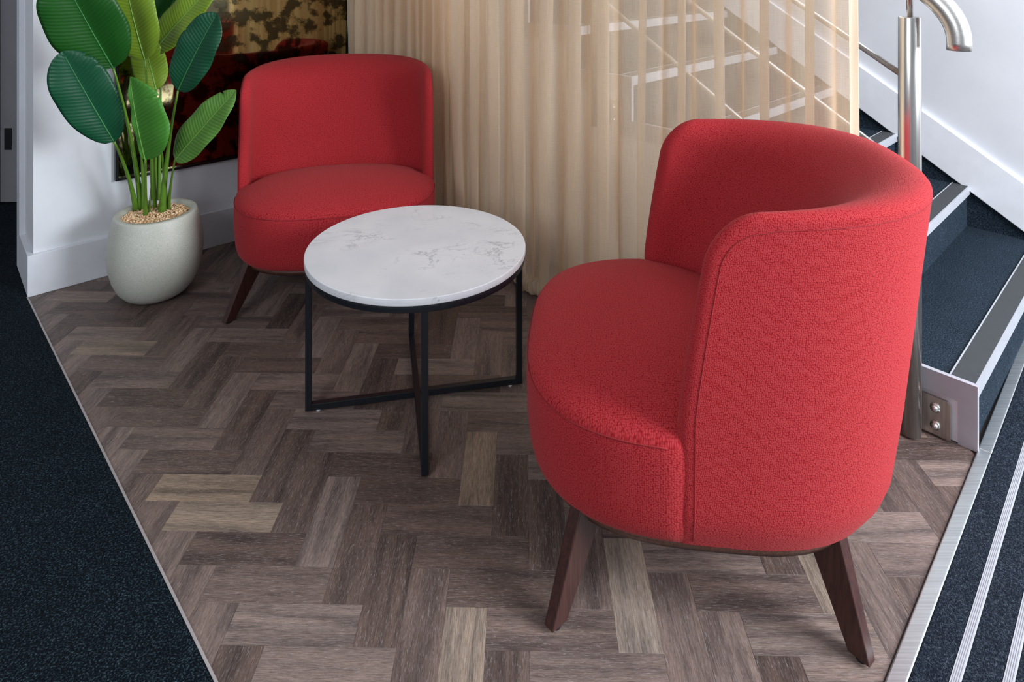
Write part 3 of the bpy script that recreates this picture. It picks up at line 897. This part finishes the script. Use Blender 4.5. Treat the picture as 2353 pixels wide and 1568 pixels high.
def make_seat(parent):
    # profile: z, horizontal scale
    pr = [(0.178, 0.0), (0.178, 0.70), (0.178, 0.88), (0.180, 0.925), (0.187, 0.952), (0.200, 0.972), (0.220, 0.985), (0.250, 0.993), (0.290, 0.998), (0.330, 1.0),
          (0.360, 0.998), (0.376, 0.993), (0.386, 0.985), (0.395, 0.968), (0.403, 0.938), (0.411, 0.900), (0.419, 0.85), (0.429, 0.77), (0.440, 0.66), (0.450, 0.52), (0.457, 0.35), (0.461, 0.18), (0.462, 0.0)]
    na = 120
    vs, uv, rows, vth, vvl = [], [], [], [], []
    vlen = 0
    for k, (z, sc) in enumerate(pr):
        if k: vlen += math.dist((z, sc * 0.38), (pr[k - 1][0], pr[k - 1][1] * 0.38))
        if sc == 0.0:
            rows.append([len(vs)]); vs.append((0, 0, z - (0.072 * (0.10 / 0.27) ** 1.6 if z > 0.4 else 0))); vth.append(0); vvl.append(vlen); continue
        row = []
        for i in range(na):
            th_ = 2 * math.pi * i / na
            x, y = body_r(math.sin(th_), math.cos(th_), HW + 0.004, 0.405, 0.355)
            # behind the arm ends the cushion draws in to sit inside the backrest
            yb = yend(z) - 0.004
            blend = min(1.0, max(0.0, (yb - y * sc + 0.0) / 0.02))
            draw = 0.016 * blend
            L = math.hypot(x, y)
            k2 = max(0.05, (L * sc - draw) / L) if sc > 0.8 else sc
            yy = y * k2
            dz_ = 0.072 * min(1.0, max(0.0, (0.10 - yy) / 0.27)) ** 1.6 if z > 0.40 else 0.0
            row.append(len(vs)); vs.append((x * k2, yy, max(0.388 + (z - 0.40) * 0.02, z - dz_) if dz_ else z))
            vth.append(th_); vvl.append(vlen)
        rows.append(row)
    fs = []
    for a_, b_ in zip(rows, rows[1:]):
        for i in range(na):
            j = (i + 1) % na
            if len(a_) == 1: fs.append((a_[0], b_[j], b_[i]))
            elif len(b_) == 1: fs.append((a_[i], a_[j], b_[0]))
            else: fs.append((a_[i], a_[j], b_[j], b_[i]))
    o = mesh_obj('seat', vs, fs, M_red, parent, True)
    ul = o.data.uv_layers.new(name='UVMap')
    for pg in o.data.polygons:
        zs_ = [vs[v][2] for v in pg.vertices]; zm = sum(zs_) / len(zs_)
        side_ = 0.181 < zm < 0.3805
        ths = [vth[v] for v in pg.vertices]; wrap = max(ths) - min(ths) > 3
        for li, v in zip(pg.loop_indices, pg.vertices):
            th_ = vth[v] + (2 * math.pi if wrap and vth[v] < 1 else 0)
            ul.data[li].uv = (th_ * 0.40, vvl[v]) if side_ else (vs[v][0], vs[v][1])
    pts = []
    for i in range(73):
        th_ = math.radians(-82 + 164 * i / 72)
        x, y = body_r(math.sin(th_), math.cos(th_), HW + 0.004, 0.405, 0.355)
        pts.append((x * 0.9960, y * 0.9960, 0.3765))
    tube('seam', pts, 0.0013, M_redseam, o, seg=6)
    return o
def make_chair(name, loc, rz, label):
    t = empty(name, loc, rz)
    tag(t, label, 'chair', 'matching red tub chairs around the marble table')
    make_seat(t); make_shell(t)
    # plinth ring
    bm = bmesh.new(); na = 72; ring = []
    for z, sc in ((0.163, 0.86), (0.163, 0.925), (0.182, 0.945), (0.182, 0.80)):
        row = []
        for i in range(na):
            a_ = 2 * math.pi * i / na; x, y = body_r(math.sin(a_), math.cos(a_), HW, 0.396, 0.345)
            row.append(bm.verts.new((x * sc, y * sc, z)))
        ring.append(row)
    for r in range(4):
        for i in range(na): bm.faces.new((ring[r][i], ring[r][(i + 1) % na], ring[(r + 1) % 4][(i + 1) % na], ring[(r + 1) % 4][i]))
    bm_obj('plinth', bm, M_basewood, t, True)
    for sx in (-1, 1):
        for fr in (1, -1):
            top = Vector((sx * 0.274, 0.244 if fr > 0 else -0.195, 0.222)); foot = Vector((sx * 0.370, 0.322 if fr > 0 else -0.248, 0.006))
            ax = Vector((sx * 0.72, fr * 0.70, 0)).normalized()          # wide face follows the splay
            si = Vector((-ax.y, ax.x, 0))
            def rect(c, wd, dp): return [c + ax * wd / 2 + si * dp / 2, c - ax * wd / 2 + si * dp / 2, c - ax * wd / 2 - si * dp / 2, c + ax * wd / 2 - si * dp / 2]
            lg = hull8('leg', rect(foot, 0.040, 0.024) + rect(top, 0.092, 0.030), M_legwood, t)
            bevel(lg, 0.002, 2)
            disc('foot_pad', (foot.x, foot.y, 0.0035), 0.010, 0.007, M_foot, lg, 16)
    return t
near = make_chair('tub_chair', (0.448, 1.655, 0), math.atan2(0.994, 0.110), 'nearest red tub chair, seen from its side, in front of the sheer curtain')
farc = empty('tub_chair', (-0.717, 2.815, 0), math.atan2(-0.20, -0.98))
tag(farc, 'red tub chair between the potted plant and the curtain, behind the marble table', 'chair', 'matching red tub chairs around the marble table')
for ch in list(near.children):
    c = ch.copy(); C.objects.link(c); c.parent = farc
    for gch in ch.children:
        d = gch.copy(); C.objects.link(d); d.parent = c

# ------------------------------------------------------------------ marble-topped side table
TR, TZ = 0.3226, 0.455
tb = empty('coffee_table', (-0.280, 2.010, 0), 0.20)
tag(tb, 'round white marble coffee table on a thin black metal frame', 'table')
o = disc('tabletop', (0, 0, TZ - 0.0095), TR, 0.019, M_marble, tb, 128, 0.002)
def ringmesh(name, r0, r1, z0, z1, m, parent, seg=128):
    bm = bmesh.new(); rr = []
    for r, z in ((r0, z0), (r1, z0), (r1, z1), (r0, z1)):
        rr.append([bm.verts.new((r * math.cos(2 * math.pi * i / seg), r * math.sin(2 * math.pi * i / seg), z)) for i in range(seg)])
    for k in range(4):
        for i in range(seg): bm.faces.new((rr[k][i], rr[k][(i + 1) % seg], rr[(k + 1) % 4][(i + 1) % seg], rr[(k + 1) % 4][i]))
    o = bm_obj(name, bm, m, parent, True); bevel(o, 0.001); return o
ringmesh('top_ring', TR - 0.020, TR - 0.002, TZ - 0.037, TZ - 0.019, M_black, tb)
for i in range(4):
    an = i * math.pi / 2
    r = TR - 0.012
    bevel(box('leg', (r * math.cos(an), r * math.sin(an), (TZ - 0.022 + 0.006) / 2), (0.018, 0.018, TZ - 0.022 - 0.006), M_black, tb, an), 0.0012)
    rg = TR - 0.040
    disc('glide', (rg * math.cos(an), rg * math.sin(an), 0.003), 0.007, 0.006, M_glide, tb, 16)
for an in (0, math.pi / 2):
    bevel(box('crossbar', (0, 0, 0.015 + (0.0004 if an else 0)), (2 * (TR - 0.021), 0.018, 0.018), M_black, tb, an), 0.0012)

# ------------------------------------------------------------------ potted plant
PC = Vector((-1.384, 2.632, 0))
pp = empty('potted_plant', PC)
tag(pp, 'bird of paradise plant in a rounded speckled stone pot before the mirror', 'potted plant')
prof = [(0.0, 0.0), (0.075, 0.0), (0.098, 0.005), (0.120, 0.018), (0.142, 0.042), (0.160, 0.080), (0.172, 0.125), (0.177, 0.170), (0.175, 0.215),
        (0.169, 0.255), (0.160, 0.295), (0.154, 0.316), (0.152, 0.321), (0.148, 0.323), (0.130, 0.322), (0.127, 0.319), (0.127, 0.285), (0.0, 0.285)]
prof = [(r * 0.955, z) for r, z in prof]
bm = bmesh.new(); seg = 64; rows = []
for r, z in prof:
    rows.append([bm.verts.new((r * math.cos(2 * math.pi * i / seg), r * math.sin(2 * math.pi * i / seg), z)) for i in range(seg)] if r else [bm.verts.new((0, 0, z))])
for a_, b_ in zip(rows, rows[1:]):
    for i in range(seg):
        j = (i + 1) % seg
        if len(a_) == 1: bm.faces.new((a_[0], b_[j], b_[i]))
        elif len(b_) == 1: bm.faces.new((a_[i], a_[j], b_[0]))
        else: bm.faces.new((a_[i], a_[j], b_[j], b_[i]))
po = bm_obj('pot', bm, M_pot, pp, True)
# gravel: loose tan chips over a bed
bm = bmesh.new(); rg = random.Random(5)
ico = [(0, 0, 1), (0.89, 0, 0.45), (0.28, 0.85, 0.45), (-0.72, 0.53, 0.45), (-0.72, -0.53, 0.45), (0.28, -0.85, 0.45), (0.72, 0.53, -0.45), (-0.28, 0.85, -0.45), (-0.89, 0, -0.45), (-0.28, -0.85, -0.45), (0.72, -0.53, -0.45), (0, 0, -1)]
icf = [(0, 1, 2), (0, 2, 3), (0, 3, 4), (0, 4, 5), (0, 5, 1), (1, 6, 2), (2, 7, 3), (3, 8, 4), (4, 9, 5), (5, 10, 1), (2, 6, 7), (3, 7, 8), (4, 8, 9), (5, 9, 10), (1, 10, 6), (6, 11, 7), (7, 11, 8), (8, 11, 9), (9, 11, 10), (10, 11, 6)]
for k in range(1700):
    an = rg.uniform(0, 2 * math.pi); rr_ = 0.117 * math.sqrt(rg.random())
    sz = rg.uniform(0.0028, 0.0050)
    c = Vector((rr_ * math.cos(an), rr_ * math.sin(an), 0.303 + rg.uniform(0, 0.007) + 0.004 * math.cos(rr_ * 12)))
    rot = Matrix.Rotation(rg.uniform(0, 6), 3, Vector((rg.uniform(-1, 1), rg.uniform(-1, 1), rg.uniform(-1, 1) + 0.01)).normalized())
    sc3 = Vector((rg.uniform(0.7, 1.2), rg.uniform(0.7, 1.2), rg.uniform(0.6, 1)))
    vv = [bm.verts.new(c + rot @ Vector((p[0] * sc3.x, p[1] * sc3.y, p[2] * sc3.z)) * sz) for p in ico]
    for f in icf: bm.faces.new([vv[i] for i in f])
gv = bm_obj('gravel', bm, M_gravel, pp); tag(gv, kind='stuff')
box_ = disc('gravel_bed', (0, 0, 0.296), 0.121, 0.012, plain('gravel_bed', (0.38, 0.24, 0.14), 0.9), pp, 48)

def bez(p0, p1, p2, t): return p0 * (1 - t) ** 2 + p1 * 2 * t * (1 - t) + p2 * t * t
def leaf(base, tip, width, mat, nrm, bow=0.03, fold=0.35, cuts=(), left=1.0, right=1.0, edge=0.004, seed=0, ribr=0.0028, um=0.40, te=0.62):
    """blade from base to tip, nrm the side it shows; bow lifts the middle; left/right scale the halves"""
    rr = random.Random(seed)
    base, tip, nrm = Vector(base), Vector(tip), Vector(nrm).normalized()
    mid = (base + tip) / 2 + nrm * bow
    nu, nv = 56, 9
    vs, uv = [], []
    L = (tip - base).length
    spine = []
    ph = rr.uniform(0, 6)
    for i in range(nu + 1):
        u = i / nu
        c = bez(base, mid, tip, u)
        tg = (bez(base, mid, tip, min(1, u + 0.01)) - bez(base, mid, tip, max(0, u - 0.01))).normalized()
        sd = tg.cross(nrm).normalized()
        nn = sd.cross(tg).normalized()
        spine.append(c + nn * 0.0006)
        wv = math.sqrt(max(0, 1 - (1 - u / um) ** 2)) if u < um else max(0, 1 - ((u - um) / (1 - um)) ** 2.6) ** te
        for j in range(-nv, nv + 1):
            q = j / nv
            side = left if q < 0 else right
            ww = width / 2 * wv * side
            for cu, cd, cs in cuts:                          # small tears in from the rim
                if (q < 0) == (cs < 0) and abs(u - cu) < 0.012: ww *= 1 - cd * (1 - abs(u - cu) / 0.012)
            sweep = 0.10 * L * abs(q) * side * math.sin(math.pi * u) * 0.5
            lift = fold * ww * (abs(q) ** 1.3) - fold * 0.7 * ww * abs(q) ** 3
            rip = edge * (abs(q) ** 2) * math.sin(u * 17 + ph + (2 if q < 0 else 0)) * min(1, wv * 2)
            vs.append(c + sd * q * ww + nn * (lift + rip) + tg * sweep)
            uv.append((u * L * 1.4, q * width * 6))
    m = 2 * nv + 1
    fs = [(i * m + j, i * m + j + 1, (i + 1) * m + j + 1, (i + 1) * m + j) for i in range(nu) for j in range(m - 1)]
    o = mesh_obj('leaf', [v - PC for v in vs], fs, M_leaf[mat], pp, True, uv)
    so = o.modifiers.new('solid', 'SOLIDIFY'); so.thickness = 0.0009; so.offset = 0
    tube('midrib', [v - PC for v in spine[:-3]], [ribr * (1 - 0.75 * i / len(spine)) for i in range(len(spine) - 3)], M_ribd if mat in ('dark', 'mid') else M_rib, o, seg=8)
    return o
def stem(p0, p2, lean, r0, r1, name='stem'):
    p0, p2 = Vector(p0), Vector(p2)
    p1 = Vector((p0.x + (p2.x - p0.x) * lean, p0.y + (p2.y - p0.y) * lean, (p0.z + p2.z) / 2))
    pts = [bez(p0, p1, p2, k / 14) - PC for k in range(15)]
    return tube(name, pts, [r1 + (r0 * 1.35 - r1) * (1 - k / 14) ** 1.6 for k in range(15)], M_stem, pp, seg=12)
gz = 0.300
def gp(px, py): return onz(px, py, gz)
front = Vector((0.15, -1, 0.35))
LV = [
  # base(px,py,Y) tip(px,py,Y) width mat normal kwargs, stem foot px,py, stem radii
  dict(b=(262, 326, 2.50), t=(143, 118, 2.40), w=0.190, m='dark', n=(0.35, -1, 0.15), bow=0.012, sf=(313, 488), r=(0.0085, 0.0042), cuts=((0.86, 0.35, 1), (0.72, 0.3, 1)), seed=1, um=0.5),
  dict(b=(260, 156, 2.52), t=(138, -66, 2.38), w=0.262, m='mid', n=(0.10, -1, 0.30), bow=0.02, sf=(325, 486), r=(0.009, 0.0042), seed=2, fold=0.5),
  dict(b=(333, 138, 2.62), t=(282, -75, 2.60), w=0.205, m='lime', n=(-0.1, -1, 0.3), bow=0.02, sf=(352, 470), r=(0.007, 0.0035), seed=3, cuts=((0.80, 0.4, 1),)),
  dict(b=(352, 120, 2.76), t=(500, -45, 2.72), w=0.150, m='lime', n=(-0.2, -1, 0.25), bow=0.02, sf=(362, 468), r=(0.007, 0.0035), seed=4, cuts=((0.7, 0.3, -1),)),
  dict(b=(409, 208, 2.56), t=(499, 30, 2.52), w=0.168, m='dark', n=(-0.15, -1, 0.2), bow=0.015, sf=(372, 494), r=(0.0105, 0.0038), seed=5, cuts=((0.6, 0.15, -1),)),
  dict(b=(334, 368, 2.46), t=(299, 176, 2.44), w=0.285, m='bright', n=(-0.25, -1, 0.30), bow=0.015, sf=(334, 500), r=(0.0065, 0.0042), seed=6, left=0.13, right=1.0, cuts=((0.70, 0.3, 1),), um=0.36, te=0.8),
  dict(b=(402, 368, 2.52), t=(543, 207, 2.46), w=0.132, m='soft', n=(0.1, -1, 0.55), bow=0.012, sf=(387, 486), r=(0.0055, 0.0032), seed=7, um=0.33, te=0.8, cuts=((0.84, 0.4, -1),)),
  dict(b=(359, 206, 2.72), t=(330, 88, 2.74), w=0.130, m='lime', n=(0.4, -1, -0.2), bow=0.01, sf=(357, 470), r=(0.006, 0.003), seed=8),
  dict(b=(372, 60, 2.84), t=(430, -60, 2.80), w=0.15, m='mid', n=(0, -1, 0.1), bow=0.01, sf=(366, 472), r=(0.006, 0.003), seed=9),
]
for q in LV:
    b_, t_ = at(*q['b']), at(*q['t'])
    leaf(b_, t_, q['w'], q['m'], q['n'], q['bow'], q.get('fold', 0.35), q.get('cuts', ()), q.get('left', 1), q.get('right', 1), seed=q['seed'], um=q.get('um', 0.4), te=q.get('te', 0.62))
    stem(gp(*q['sf']), b_, 0.25, *q['r'])
# further sheaths and a young spike
for p0, p1, r0, r1 in (((333, 487), (322, 330, 2.60), 0.010, 0.003), ((327, 478), (306, 352, 2.55), 0.009, 0.0012), ((381, 486), (372, 345, 2.60), 0.010, 0.003), ((343, 494), (346, 428, 2.50), 0.0042, 0.0005),
                       ((356, 484), (352, 330, 2.62), 0.006, 0.003), ((365, 487), (370, 455, 2.50), 0.0075, 0.001)):
    stem(gp(*p0), at(*p1), 0.3, r0, r1)
